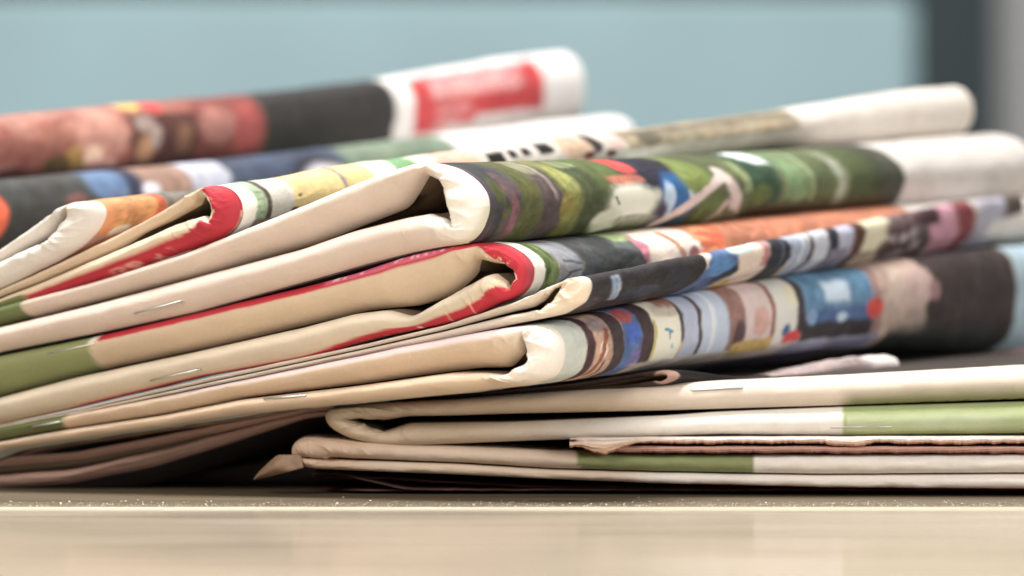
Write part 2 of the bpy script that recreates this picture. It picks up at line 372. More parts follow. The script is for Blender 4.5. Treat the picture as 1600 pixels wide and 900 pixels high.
# ---- painting
def mk(c, base):
    c.col = np.ones(c.T.shape+(3,))*s2l(base); return c
def over(c, m, col):
    m = np.clip(m, 0, 1)[..., None]; cc = s2l(col) if not isinstance(col, np.ndarray) else col
    c.col = c.col*(1-m)+cc*m
def band(c, x0, x1, col, t0=-1, t1=2, soft=1.2, wob=0.0, slant=0.0, ts=.04, seed=3):
    X = c.SX+slant*(c.T-.5)
    if wob: X = X+wob*(fbm(c.T*4, c.SX/60, seed)-.5)*2
    T = c.T
    m = sm(x0-soft, x0+soft, X)*(1-sm(x1-soft, x1+soft, X))*sm(t0-ts, t0+ts, T)*(1-sm(t1-ts, t1+ts, T))
    if c.spine: m = m*0 if x0 > c.SX.flat[0] else m
    over(c, m, col)
def ell(c, x, t, rx, rt, col, soft=.25, wob=.3, seed=5, op=1.0):
    d = np.sqrt(((c.SX-x)/rx)**2+((c.T-t)/rt)**2)+wob*(fbm(c.SX/max(rx, 4)+x, c.T*3, seed)-.5)
    m = 1-sm(1-soft, 1+soft, d)
    if c.spine: m = m*0
    over(c, m*op, col)
def seg(c, p, q_, w, col, soft=.4):
    """stroke from p=(sx,t) to q in image-like metric (100 px high)"""
    X = c.SX; Y = c.T*100; ax, ay = p[0], p[1]*100; bx, by = q_[0], q_[1]*100
    h = np.clip(((X-ax)*(bx-ax)+(Y-ay)*(by-ay))/((bx-ax)**2+(by-ay)**2), 0, 1)
    d = np.hypot(X-ax-h*(bx-ax), Y-ay-h*(by-ay)); m = 1-sm(w*(1-soft), w*(1+soft), d)
    if c.spine: m = m*0
    over(c, m, col)
def mott(c, amt, sx=14, st=5, seed=11, x0=-1e9, x1=1e9, tint=(1, 1, 1)):
    n = (fbm(c.SX/sx, c.T*st, seed, 4)-.5)*2*amt
    m = ((c.SX > x0) & (c.SX < x1) & (not c.spine))
    c.col = c.col*(1+np.where(m, n, 0)[..., None]*np.array(tint))
def spots(c, x0, x1, cols, n, r=(3, 10), seed=1, t0=0, t1=1, op=.8):
    R = random.Random(seed)
    for k in range(n):
        ell(c, R.uniform(x0, x1), R.uniform(t0, t1), R.uniform(*r), R.uniform(.05, .22), R.choice(cols), wob=.8, seed=seed+k, op=op)
WHITE = (220, 213, 204); BEIGE = (214, 192, 166); PALE = (222, 210, 196); RED = (190, 52, 64); GREEN = (146, 152, 106)
def chips(c, q0=-.2, q1=.25, dens=.62, col=(240, 215, 190), seed=21):
    """paper showing through worn ink near the lip"""
    n = fbm(c.ARC/.9, c.Q*5, seed); m = sm(dens, dens+.06, n)*sm(.15, .5, c.IN)*sm(q0-.1, q0, c.Q)*(1-sm(q1, q1+.1, c.Q))*(c.spine)
    over(c, m*.9, col)

def paint_generic(c, base=WHITE): return mk(c, base).col

def paint_top(c):
    c.SX = c.SX-(0 if c.spine else 14)
    return paint_top_(c)
def paint_top_(c):      # red-brown photograph, black block, white with red box
    mk(c, (166, 92, 76))
    mott(c, .35, 30, 3, 2)
    if c.spine: return c.col
    spots(c, -150, 110, [(176, 106, 82), (120, 58, 46), (186, 124, 104), (146, 80, 62)], 22, (10, 30), 3)
    ell(c, 120, .8, 34, .3, (180, 140, 50)); ell(c, 80, .85, 24, .2, (95, 80, 35))
    ell(c, 150, .4, 40, .4, (205, 140, 120)); ell(c, 134, .72, 14, .16, (245, 205, 170)); ell(c, 150, .9, 28, .14, (225, 165, 150))
    band(c, 196, 300, (95, 52, 42), 0.15, 2, 8, 10)
    ell(c, 214, .68, 14, .24, (195, 140, 95)); ell(c, 230, .5, 9, .2, (190, 165, 150)); ell(c, 216, .28, 16, .12, (165, 140, 130))
    ell(c, 212, -.02, 16, .1, (220, 180, 60)); ell(c, 242, .02, 14, .12, (215, 50, 40)); ell(c, 275, .55, 12, .25, (140, 95, 65))
    band(c, 296, 402, (134, 62, 52), soft=6); ell(c, 330, .38, 30, .28, (178, 112, 98)); ell(c, 375, .5, 22, .4, (176, 70, 66))
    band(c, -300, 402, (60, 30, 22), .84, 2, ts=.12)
    band(c, 402, 612, (50, 47, 45), soft=2); band(c, 606, 640, WHITE, soft=2)
    band(c, 612, 2000, (220, 216, 212), soft=3)
    band(c, 636, 836, (206, 44, 48), .05, .76, 3, ts=.05); band(c, 638, 732, (206, 44, 48), .6, .95, 3, ts=.05)
    band(c, 662, 806, (222, 130, 130), .08, .40, 3, ts=.05); band(c, 668, 725, (222, 130, 130), .55, .70, 3, ts=.04); band(c, 665, 725, (214, 110, 105), .36, .48, 2, ts=.04); band(c, 668, 705, (222, 150, 145), .76, .9, 3, ts=.04)
    # rows of small unreadable print inside the box
    rowm = (np.sin(c.T*90) > .1) & (vnoise(c.SX/5, np.floor(c.T*14), 7) > .35) & (c.SX > 664) & (c.SX < 800) & (c.T > .1) & (c.T < .4)
    over(c, rowm*.5, (245, 220, 215))
    band(c, 690, 950, (196, 186, 178), .84, 2, ts=.06)
    return c.col
def paint_second(c):
    mk(c, (64, 64, 61)); mott(c, .25, 20, 4, 8)
    if c.spine: return mk(c, (225, 120, 60)).col
    ell(c, 2, .5, 12, .3, (255, 96, 20), wob=.1)
    ell(c, 180, .18, 34, .28, (88, 120, 160)); band(c, 204, 232, (45, 50, 75), soft=5); band(c, 228, 302, (158, 122, 102), soft=6)
    ell(c, 238, .35, 14, .14, (205, 205, 215)); ell(c, 120, .4, 18, .12, (130, 80, 75))
    band(c, 302, 364, (182, 184, 198), soft=2); seg(c, (316, .1), (325, .9), 3, (165, 168, 190)); seg(c, (340, .1), (345, .9), 3, (170, 172, 196))
    band(c, 364, 560, (62, 74, 98), soft=2, wob=6); ell(c, 500, .55, 46, .5, (35, 38, 48)); ell(c, 505, .7, 34, .45, (215, 212, 222))
    band(c, 540, 720, (116, 134, 112), soft=10, wob=12); mott(c, .2, 24, 3, 6, 540, 720)
    band(c, 712, 1100, (212, 209, 206), soft=4)
    return c.col
def paint_orange(c):
    mk(c, WHITE)
    if c.spine:
        return c.col
    band(c, 169, 252, (214, 140, 74), soft=1.5, wob=1.5); mott(c, .12, 16, 4, 9, 172, 252); ell(c, 205, .75, 14, .12, (240, 215, 190)); ell(c, 180, .9, 16, .1, (200, 150, 140))
    band(c, 248, 262, (196, 84, 34), soft=2); band(c, 261, 420, (118, 112, 102), soft=2); mott(c, .2, 9, 6, 4, 262, 420)
    band(c, 420, 2000, (215, 210, 202), soft=3)
    return c.col
def paint_yellow(c):
    mk(c, BEIGE)
    if c.spine:
        lo = (~c.UP)
        # red margin print, outer side; plain at the far left
        m = sm(.06, .14, c.Q+.5*(c.IN-.2)*(c.IN > .2))*(1-sm(.93, .97, c.Q)*lo)
        m = np.where(lo | (c.IN > .55), m, sm(.45, .55, c.Q))*sm(44, 56, c.AX)
        over(c, m, (180, 50, 62))
        # worn illegible lettering on the lower stripe
        lt = (vnoise(c.ARC/1.1, c.Q*3, 31)*.6+vnoise(c.ARC/.4, c.Q*6, 32)*.4)
        over(c, sm(.48, .6, lt)*lo*sm(175, 195, c.AX)*(1-sm(268, 285, c.AX))*sm(.3, .4, c.Q)*(1-sm(.85, .9, c.Q))*.55, (235, 190, 170))
        over(c, (1-sm(46, 54, c.AX))*sm(-.1, 0, c.Q)*lo, (122, 130, 84))
        chips(c, -.5, -.1, .60)
        over(c, (1-sm(-.30, -.18, c.Q))*sm(.35, .6, c.IN), (232, 214, 190))
        return c.col
    band(c, 300, 379.5, RED); band(c, 379.5, 402, (240, 233, 218))
    if True:
        band(c, 402, 417, (166, 190, 150), -1, .76, soft=1)
        g = (np.sin(c.T*46) > .55)*(vnoise(c.SX/3, np.floor(c.T*7.3), 5) > .4)*(c.SX > 404)*(c.SX < 416)*(c.T < .7)*(c.T > .05); over(c, g*.55, (110, 140, 105))
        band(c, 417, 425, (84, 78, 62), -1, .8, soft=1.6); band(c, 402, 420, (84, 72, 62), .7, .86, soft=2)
        band(c, 425, 462, (206, 198, 184), -1, .68, 1.2); band(c, 461, 592, (232, 202, 128), -1, .62, 1.5)
        band(c, 540, 546, (150, 140, 140), -1, .7, 1.6); ell(c, 470, .33, 2.4, .035, (80, 70, 60), wob=0); ell(c, 462, .6, 6, .05, (110, 40, 30))
        band(c, 402, 640, (158, 134, 114), .70, 2, 3); ln = np.sin(c.T*70+c.SX*.02) > .6; over(c, ln*(c.T > .72)*(c.SX > 404)*(c.SX < 700)*.5, (112, 92, 78))
        band(c, 590, 634, (220, 214, 198)); band(c, 630, 668, (124, 172, 116), soft=6, wob=5); band(c, 664, 700, (212, 206, 190), soft=4)
        band(c, 694, 758, (228, 172, 148), soft=5, wob=4); band(c, 756, 2000, (204, 195, 184), soft=3)
        # headline letters, cut by the fold
        for (a, b_, ta, tb_) in ((766, 792, .10, .34), (800, 812, .10, .26), (822, 834, .08, .24), (846, 868, .04, .26)):
            band(c, a, b_, (30, 28, 26), ta, tb_, 1.2, slant=10)
        ell(c, 905, .2, 26, .3, (205, 172, 140)); ell(c, 936, .15, 8, .3, (60, 45, 42)); ell(c, 922, .45, 9, .1, (120, 50, 50)); ell(c, 955, .5, 8, .1, (105, 60, 58)); ell(c, 968, .2, 14, .2, (220, 182, 170))
        band(c, 982, 1252, (166, 152, 122), -1, .5, 3, ts=.06); mott(c, .25, 26, 5, 13, 985, 1250)
        band(c, 982, 1250, (120, 108, 88), .04, .12, 4, ts=.04); ell(c, 1020, .25, 18, .2, (112, 104, 84)); band(c, 1100, 1245, (196, 172, 142), .26, .4, 6)
        band(c, 1250, 2000, (216, 206, 194), soft=4)
    return c.col
def paint_green(c):
    mk(c, (214, 196, 182))
    if c.spine:
        m = (1-sm(44, 50, c.AX))*c.UP; over(c, m, (112, 122, 82))
        over(c, c.IN, (240, 234, 222)); over(c, c.IN*sm(.4, 1, c.Q)*(1-sm(.05, .2, 1-c.T))*.0, (150, 160, 100))
        over(c, sm(.5, .9, c.Q)*(~c.UP)*sm(690, 735, c.AX)*.35, (160, 168, 110))
        return c.col
    mk(c, (98, 106, 68)); mott(c, .5, 26, 3, 2)
    band(c, 760, 812, (66, 68, 70), soft=12, wob=14); spots(c, 768, 815, [(92, 96, 52), (80, 72, 84), (60, 66, 70), (105, 80, 90)], 18, (4, 12), 5)
    ell(c, 806, .7, 7, .3, (140, 88, 98)); ell(c, 800, .3, 8, .2, (120, 90, 90), op=.6)
    band(c, 820, 850, (98, 100, 52), soft=8, wob=8); band(c, 850, 882, (96, 80, 78), soft=5, wob=6); band(c, 868, 873, (150, 140, 132), -1, .5, 3)
    band(c, 884, 914, (132, 134, 66), soft=7, wob=8); ell(c, 898, .25, 14, .2, (160, 164, 84)); ell(c, 890, .6, 12, .2, (150, 140, 60)); band(c, 914, 950, (78, 86, 54), soft=8, wob=6); band(c, 944, 1010, (96, 110, 58), soft=8)
    ell(c, 860, .05, 14, .1, (170, 170, 130), op=.5); ell(c, 925, .05, 16, .06, (170, 180, 120), op=.5)
    # players on the pitch
    ell(c, 1040, .22, 52, .26, (48, 46, 60), wob=.5); ell(c, 1006, .08, 15, .13, (226, 62, 58)); ell(c, 990, .28, 26, .08, (190, 110, 84), wob=.6)
    ell(c, 1064, .58, 30, .33, (30, 104, 168), wob=.4); ell(c, 1048, .62, 9, .26, (176, 200, 226)); ell(c, 1082, .5, 6, .14, (200, 215, 226)); ell(c, 1030, .8, 18, .2, (70, 60, 84))
    ell(c, 992, .62, 42, .27, (226, 224, 204), wob=.5); ell(c, 958, .84, 24, .16, (214, 214, 190)); ell(c, 1000, .86, 34, .08, (150, 150, 120), op=.7)
    seg(c, (962, .52), (968, .62), 1.6, (130, 128, 118)); ell(c, 1070, 1.0, 22, .12, (60, 96, 110))
    ell(c, 1096, .3, 26, .3, (124, 140, 66)); ell(c, 1120, .8, 22, .2, (104, 122, 60))
    seg(c, (1042, .97), (1138, .30), 6.5, (218, 196, 186)); seg(c, (1138, .25), (1160, .92), 8, (214, 192, 182)); seg(c, (1126, .98), (1142, .7), 5, (190, 168, 160)); ell(c, 1150, .98, 18, .12, (130, 130, 96))
    for x, t in ((1172, .35), (1166, .3)): band(c, x, x+3, (160, 176, 120), .1, .6, 2)
    band(c, 1176, 1222, (58, 84, 62), -1, .8, 5, 4); ell(c, 1190, .66, 16, .2, (98, 112, 54)); ell(c, 1222, .05, 26, .12, (214, 226, 222))
    band(c, 1228, 1272, (118, 138, 94), -1, .75, 6, 5); ell(c, 1250, .45, 18, .3, (130, 158, 106)); band(c, 1270, 1275, (160, 178, 130), -1, .8, 2); band(c, 1276, 1306, (96, 106, 68), soft=4)
    band(c, 1308, 1325, (150, 158, 132), .05, .9, 3); band(c, 1312, 1318, (176, 180, 160), .2, .8, 2); band(c, 1330, 1413, (80, 92, 56), soft=4); band(c, 1376, 1413, (76, 78, 66), soft=10)
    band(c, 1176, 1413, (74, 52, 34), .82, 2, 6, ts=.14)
    band(c, 1413, 3000, (208, 200, 192), soft=2); mott(c, .04, 14, 8, 5, 1420, 3000)
    g = (np.sin(c.T*70) > .3)*(vnoise(c.SX/6, np.floor(c.T*11), 5) > .35)*(c.SX > 1440)*(c.T < .6); over(c, g*.12, (120, 120, 120))
    return c.col
def paint_redmargin(c):
    mk(c, BEIGE)
    if c.spine:
        up = c.UP; lo = ~c.UP
        f = sm(.25, .8, c.IN)
        thr_up = .34*(1-f)-.45*f; thr_lo = (.70-.38*sm(430, 680, c.AX))*(1-f)-.30*f
        m = np.where(up, sm(-.05, .05, c.Q-thr_up), sm(-.05, .05, c.Q-thr_lo))
        m = m*np.where(up, sm(156, 162, c.AX), sm(100, 140, c.AX))
        over(c, lo*(1-c.IN)*.6*(c.Q < .5), (214, 204, 184))
        over(c, m, RED)
        # gloss sheen painted in pink on the upper stripe, white lettering over it
        lt = vnoise(c.ARC/.9, c.Q*2.5, 31)*.6+vnoise(c.ARC/.35, c.Q*5, 32)*.4
        zone = sm(515, 525, c.AX)*(1-sm(700, 730, c.AX))*up*m
        over(c, zone*sm(.42, .5, c.Q)*.7, (232, 122, 150)); over(c, zone*sm(.50, .6, lt)*sm(.5, .56, c.Q)*(1-sm(.85, .95, c.Q))*.85, (250, 226, 224))
        over(c, lo*m*sm(.46, .56, lt)*sm(540, 560, c.AX)*(1-sm(640, 655, c.AX))*sm(.75, .85, c.Q)*.6, (226, 180, 150))
        g = (1-sm(150, 157, c.AX-6*np.sin((c.Q)*1.5)))*up; over(c, g, GREEN)
        over(c, up*(1-sm(163, 170, c.AX))*sm(150, 157, c.AX)*(c.Q > .4), (238, 230, 218))
        chips(c, -.75, -.15, .60, (244, 214, 180)); chips(c, -.1, .4, .80, (226, 120, 130), 25)
        # a few white cracks across the stripe
        for a0 in (664, 712, 748):
            over(c, lo*np.exp(-((c.AX-a0+6*c.Q)/1.2)**2)*(c.Q > .3)*(c.Q < .9)*(1 if a0 == 664 else .5), (250, 228, 206))
        return c.col
    band(c, 300, 836, RED, soft=.9); band(c, 836, 853, (240, 234, 218), soft=.9)
    band(c, 853, 874, (130, 146, 86), soft=1.0); mott(c, .35, 4, 9, 5, 854, 874); spots(c, 856, 872, [(80, 105, 50)], 7, (1.5, 3), 4)
    band(c, 874, 914, (152, 154, 160), soft=1.5, wob=2); mott(c, .15, 9, 6, 6, 874, 912)
    for p, q_, w_ in (((880, .80), (893, .60), 2.2), ((893, .60), (908, .56), 2.0), ((886, .36), (910, .44), 2.4)): seg(c, p, q_, w_, (96, 98, 104), .9)
    band(c, 912, 1012, (74, 77, 78), soft=5, wob=6); spots(c, 918, 1005, [(54, 56, 58), (96, 100, 102), (62, 66, 66)], 18, (8, 22), 6, op=.6)
    band(c, 985, 1032, (150, 172, 112), -1, .14, 4); ell(c, 1018, .35, 12, .3, (204, 116, 136)); band(c, 1018, 1105, (222, 204, 188), soft=3, wob=5); seg(c, (1058, .1), (1070, .6), 4, (190, 130, 90)); mott(c, .12, 12, 5, 3, 1020, 1104)
    ell(c, 1085, .6, 8, .2, (150, 80, 80)); band(c, 1098, 1700, (200, 122, 84), soft=6, wob=8); spots(c, 1100, 1165, [(226, 96, 44), (200, 70, 40), (230, 150, 90)], 14, (6, 14), 7); mott(c, .12, 40, 3, 3, 1100, 1500); band(c, 1440, 3000, (214, 206, 198), soft=6)
    return c.col
def paint_navy(c):
    mk(c, PALE)
    if c.spine:
        over(c, c.IN, (236, 218, 194)); n = fbm(c.ARC/.8, c.Q*4, 77); over(c, sm(.72, .78, n)*c.IN*(c.Q < .1), (120, 80, 60)); return c.col
    band(c, 926, 1104, (60, 56, 57), soft=1.2); mott(c, .15, 30, 3, 5, 926, 1100)
    for x, w_, cl in ((960, 7, (150, 172, 205)), (968, 4, (190, 208, 232))): band(c, x, x+w_, cl, .1, .78, 4, slant=-12)
    ell(c, 1010, .7, 30, .2, (70, 82, 110), op=.5); ell(c, 1060, .5, 20, .3, (54, 60, 76), op=.6); ell(c, 940, .8, 14, .2, (90, 76, 84), op=.7)
    band(c, 1102, 1156, (86, 118, 168), soft=3, slant=30); ell(c, 1128, .4, 20, .25, (80, 140, 200)); seg(c, (1110, .98), (1160, .5), 9, (58, 58, 72)); ell(c, 1118, .8, 8, .15, (84, 92, 150))
    band(c, 1158, 1201, (226, 204, 186), soft=3, slant=-18); ell(c, 1165, .06, 20, .12, (200, 226, 214)); band(c, 1192, 1202, (206, 130, 130), -1, .6, 4); ell(c, 1155, .95, 14, .12, (214, 180, 90)); seg(c, (1170, .9), (1196, .7), 3, (190, 180, 200))
    band(c, 1202, 1238, (56, 58, 66), soft=3, wob=3); band(c, 1222, 1226, (90, 95, 110), soft=1)
    band(c, 1238, 1266, (172, 184, 206), soft=3, slant=-14, wob=3); band(c, 1252, 1256, (210, 216, 228), soft=2); band(c, 1266, 1274, (84, 78, 92), soft=2); band(c, 1274, 1298, (196, 200, 212), soft=3, slant=-8); band(c, 1296, 1312, (52, 56, 70), soft=3)
    band(c, 1312, 1336, (184, 186, 210), soft=3); band(c, 1300, 1330, (150, 140, 156), .5, 2, 4); band(c, 1335, 1353, (104, 68, 54), soft=3); band(c, 1352, 1392, (224, 214, 178), soft=3); ell(c, 1366, .85, 16, .15, (190, 176, 160))
    band(c, 1390, 1462, (128, 104, 104), soft=6, wob=8); spots(c, 1385, 1462, [(180, 172, 182), (90, 64, 66), (200, 190, 196), (140, 110, 112), (70, 50, 54)], 34, (4, 11), 8)
    band(c, 1456, 1506, (214, 150, 170), soft=5, slant=-34); band(c, 1500, 1528, (150, 66, 74), soft=5, slant=-20); band(c, 1440, 1470, (80, 54, 60), -1, .35, 5); band(c, 1526, 1574, (178, 174, 190), soft=5); band(c, 1572, 1700, (98, 84, 76), soft=3)
    return c.col
def paint_crowd(c):
    mk(c, (216, 192, 166))
    if c.spine:
        over(c, c.UP*sm(.25, .45, c.Q)*sm(230, 330, c.AX)*(1-c.IN), (214, 196, 194)); over(c, c.UP*sm(.75, .95, c.Q)*sm(300, 420, c.AX)*(1-sm(640, 700, c.AX))*.6, (170, 90, 100))
        over(c, c.IN, (240, 232, 220)); over(c, (1-sm(104, 110, c.AX-5*np.sin(c.Q*1.5)))*c.UP, (108, 116, 76)); return c.col
    band(c, 800, 883, (240, 232, 220)); band(c, 883, 917, (204, 210, 200), soft=1.2)
    band(c, 917, 931, (90, 60, 64), soft=1.3); band(c, 930, 958, (218, 172, 146), soft=2); ell(c, 944, .5, 6, .14, (240, 226, 200)); ell(c, 940, .12, 14, .1, (176, 150, 150)); seg(c, (950, .2), (935, .9), 3, (170, 96, 70)); band(c, 946, 950, (120, 80, 76), .7, 2, 2)
    band(c, 957, 976, (82, 66, 68), soft=2, slant=-6); band(c, 975, 1004, (84, 118, 178), soft=2); ell(c, 990, .35, 9, .16, (60, 104, 210)); ell(c, 1000, .75, 10, .2, (120, 110, 170)); ell(c, 985, .08, 12, .1, (200, 90, 90)); band(c, 1003, 1023, (84, 68, 70), soft=2, slant=-6)
    band(c, 1022, 1064, (238, 234, 214), soft=1.6); seg(c, (1041, .40), (1050, .43), 2.2, (70, 150, 176)); seg(c, (1046, .43), (1047, .52), 1.6, (80, 156, 180)); seg(c, (1050, .62), (1053, .68), 1.3, (130, 190, 200)); ell(c, 1046, .12, 20, .1, (214, 200, 180)); band(c, 1022, 1026, (214, 200, 96), .2, .9, 1)
    band(c, 1063, 1069, (70, 62, 66), -1, .6, 1.5); band(c, 1068, 1093, (186, 196, 222), soft=2.5); band(c, 1092, 1098, (84, 72, 80), soft=1.5); band(c, 1098, 1142, (196, 210, 232), soft=3); band(c, 1112, 1118, (226, 232, 240), soft=2)
    band(c, 1040, 1066, (196, 134, 108), -1, .08, 4); band(c, 1140, 1168, (170, 124, 116), soft=4, slant=-6); ell(c, 1158, .65, 10, .2, (110, 80, 84)); band(c, 1166, 1207, (226, 202, 196), soft=3); ell(c, 1190, .5, 12, .2, (226, 176, 160)); band(c, 1206, 1213, (172, 106, 84), soft=2); band(c, 1212, 1247, (226, 222, 212), soft=2.5)
    ell(c, 1244, .2, 14, .14, (230, 222, 190)); ell(c, 1230, .66, 6, .09, (60, 120, 170), wob=0); band(c, 1246, 1260, (74, 62, 70), -1, .75, 2.5, slant=4)
    band(c, 1256, 1376, (66, 60, 64), .55, .86, 3); band(c, 1258, 1366, (98, 150, 188), -.1, .48, 4, ts=.06); band(c, 1290, 1330, (196, 216, 232), .1, .36, 4, ts=.05); band(c, 1262, 1366, (78, 110, 160), .44, .62, 3, ts=.04); ell(c, 1318, .56, 9, .07, (180, 205, 225)); ell(c, 1270, .52, 8, .1, (130, 170, 210))
    band(c, 1366, 1392, (168, 128, 122), soft=4); band(c, 1378, 1444, (206, 176, 160), soft=5, wob=5); ell(c, 1410, .3, 20, .24, (218, 190, 172)); ell(c, 1366, .5, 12, .13, (236, 66, 50), wob=.1); ell(c, 1242, .78, 13, .1, (232, 54, 46), wob=.1)
    band(c, 1000, 1256, (210, 200, 190), .84, 2, 8, ts=.03, wob=6); band(c, 1150, 1215, (214, 182, 96), .74, .92, 5, ts=.03, wob=6); band(c, 1246, 1385, (158, 160, 190), .84, 2, 8, ts=.03)
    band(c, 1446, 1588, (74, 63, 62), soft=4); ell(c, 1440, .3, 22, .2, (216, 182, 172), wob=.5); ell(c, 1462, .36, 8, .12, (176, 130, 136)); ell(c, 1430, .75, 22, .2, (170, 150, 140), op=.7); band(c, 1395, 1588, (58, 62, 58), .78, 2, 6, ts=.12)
    band(c, 1588, 3000, (168, 196, 208), soft=2.5)
    return c.col
def paint_lower(c):
    mk(c, (206, 186, 162))
    if c.spine:
        k = sm(700, 1050, c.AX); over(c, (~c.UP)*k, (240, 236, 228)); over(c, c.UP*sm(900, 1100, c.AX), (226, 212, 196))  # spine whitens rightwards: light from that side is painted into the colour
        over(c, (~c.UP)*(c.AX > 1318), (170, 182, 132)); over(c, (~c.UP)*sm(1318, 1322, c.AX)*sm(-.35, -.1, c.Q)*(1-sm(.3, .6, c.Q))*.45*fbm(c.ARC/20, c.Q, 9)*1.6, (214, 222, 196))
        lt = (c.Q < -.72)*(vnoise(c.ARC/1.4, c.Q*.01, 66) > .58)*c.UP*(c.AX > 1370); over(c, lt*.9, (34, 36, 26)); over(c, c.UP*sm(.3, -.6, c.Q)*sm(1300, 1340, c.AX)*.75, (118, 126, 78))
    else: over(c, sm(2, 5, c.U)*c.UP, (66, 58, 52))  # top face painted dark, print and shadow in one colour
    return c.col
def paint_bottom(c):
    mk(c, (212, 192, 172))
    if c.spine:
        over(c, c.UP*(c.AX+3*c.Q > 904)*(c.AX-2*c.Q < 1176), (140, 146, 102)); over(c, c.UP*(c.AX > 1176), (238, 230, 220)); over(c, (~c.UP)*sm(950, 1050, c.AX), (236, 228, 220))  # paler towards the right, side light put into the spine colour
        over(c, (~c.UP)*sm(.62, .72, c.Q)*sm(1050, 1075, c.AX), (190, 70, 50)); over(c, (1-sm(500, 640, c.AX))*.6, (196, 164, 140))
    return c.col
def paint_curl(c):
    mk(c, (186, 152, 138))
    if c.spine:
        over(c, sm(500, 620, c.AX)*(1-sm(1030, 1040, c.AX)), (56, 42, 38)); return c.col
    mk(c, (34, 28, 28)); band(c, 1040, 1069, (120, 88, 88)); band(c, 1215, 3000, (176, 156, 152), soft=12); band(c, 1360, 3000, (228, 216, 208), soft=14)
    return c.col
def paint_maroon(c):
    mk(c, (120, 84, 78)); mott(c, .4, 40, 3, 3); band(c, 1540, 1590, (84, 44, 40), soft=8); return c.col

top_rows = lambda dx, dy, sx=1.0, sy=1.0: [(x*sx+dx, y*sy+dy, ix*sx+dx, iy*sy+dy) for x, y, ix, iy in
    [(-160, 130, -160, 96), (-80, 92, -80, 60), (-25, 76, -28, 48), (-8, 66, -30, 44), (0, 45, -30, 38), (2, 26, -30, 30), (-6, 12, -32, 26), (-20, 3, -40, 24), (-42, 3, -50, 30), (-90, 22, -90, 46), (-160, 62, -160, 88)]]
r1 = top_rows(-200, 200, 1.3, 1.38)
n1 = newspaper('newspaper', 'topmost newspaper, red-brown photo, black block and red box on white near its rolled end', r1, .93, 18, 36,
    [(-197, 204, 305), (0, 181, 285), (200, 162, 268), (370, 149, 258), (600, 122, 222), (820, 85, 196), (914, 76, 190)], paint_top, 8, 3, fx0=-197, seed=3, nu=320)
r2 = top_rows(-120, 292, 1.3, 1.45)
n2 = newspaper('newspaper', 'dark printed newspaper directly under the topmost one, with slate blue patch and white end', r2, .905, 18, 34,
    [(-117, 296, 400), (0, 280, 392), (200, 264, 360), (370, 247, 330), (600, 220, 290), (850, 190, 250), (992, 176, 236)], paint_second, 8, 3, fx0=-117, seed=4, nu=300)
n3 = newspaper('newspaper', 'newspaper with a white pointed corner and orange print, uppermost of the corners at far left',
    [(-200, 530, -200, 488), (0, 450, 0, 413), (90, 408, 60, 385), (129, 386, 83, 376), (155, 360, 97, 362), (168, 335, 112, 342), (165, 322, 117, 332),
     (150, 313, 114, 331), (122, 316, 100, 345), (80, 340, 80, 365), (0, 395, 0, 410), (-200, 480, -200, 486)], .846, 16, 38,
    [(168, 312, 388), (260, 302, 360), (420, 290, 350), (600, 268, 330), (980, 226, 270), (1250, 190, 235)], paint_orange, 7, 3, seed=5, nu=260)
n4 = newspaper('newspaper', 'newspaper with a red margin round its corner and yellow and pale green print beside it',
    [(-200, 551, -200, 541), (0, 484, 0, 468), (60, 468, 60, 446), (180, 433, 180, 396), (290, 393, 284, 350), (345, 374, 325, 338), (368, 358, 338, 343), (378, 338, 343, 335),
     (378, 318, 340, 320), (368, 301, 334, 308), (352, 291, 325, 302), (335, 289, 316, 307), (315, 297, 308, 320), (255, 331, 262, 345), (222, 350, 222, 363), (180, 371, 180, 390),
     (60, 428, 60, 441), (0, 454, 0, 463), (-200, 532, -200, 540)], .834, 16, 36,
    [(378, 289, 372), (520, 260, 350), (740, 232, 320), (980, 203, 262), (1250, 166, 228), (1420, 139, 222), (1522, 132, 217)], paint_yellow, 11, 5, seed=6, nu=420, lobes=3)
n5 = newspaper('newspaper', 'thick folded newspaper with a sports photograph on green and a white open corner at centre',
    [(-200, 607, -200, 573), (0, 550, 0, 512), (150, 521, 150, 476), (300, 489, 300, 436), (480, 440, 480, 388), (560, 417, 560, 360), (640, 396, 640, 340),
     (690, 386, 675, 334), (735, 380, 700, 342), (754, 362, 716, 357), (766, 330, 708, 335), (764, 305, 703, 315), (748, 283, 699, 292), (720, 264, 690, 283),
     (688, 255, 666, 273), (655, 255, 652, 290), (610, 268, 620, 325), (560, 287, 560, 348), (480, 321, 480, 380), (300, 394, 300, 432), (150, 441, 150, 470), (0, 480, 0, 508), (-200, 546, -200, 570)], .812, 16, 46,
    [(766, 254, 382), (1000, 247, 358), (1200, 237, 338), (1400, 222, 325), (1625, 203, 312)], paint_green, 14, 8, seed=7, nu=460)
n6 = newspaper('newspaper', 'newspaper with a hollow red-margined fold just below the white open corner at centre',
    [(-200, 712, -200, 670), (0, 662, 0, 622), (120, 636, 120, 590), (312, 589, 312, 549), (480, 559, 480, 511), (560, 535, 560, 490), (610, 523, 610, 484), (650, 515, 648, 495),
     (710, 502, 710, 462), (745, 490, 755, 436), (775, 475, 777, 427), (800, 467, 795, 440), (818, 452, 802, 453), (824, 435, 811, 438), (824, 415, 806, 420), (810, 398, 794, 413),
     (785, 383, 775, 411), (760, 379, 748, 405), (720, 382, 735, 425), (690, 387, 695, 460), (647, 397, 640, 477), (560, 427, 560, 485), (480, 448, 480, 504), (312, 487, 312, 543),
     (160, 524, 160, 574), (0, 556, 0, 616), (-200, 600, -200, 664)], .812, 16, 46,
    [(824, 379, 470), (1000, 360, 440), (1200, 337, 405), (1400, 320, 385), (1650, 300, 370)], paint_redmargin, 17, 11, seed=8, nu=460)
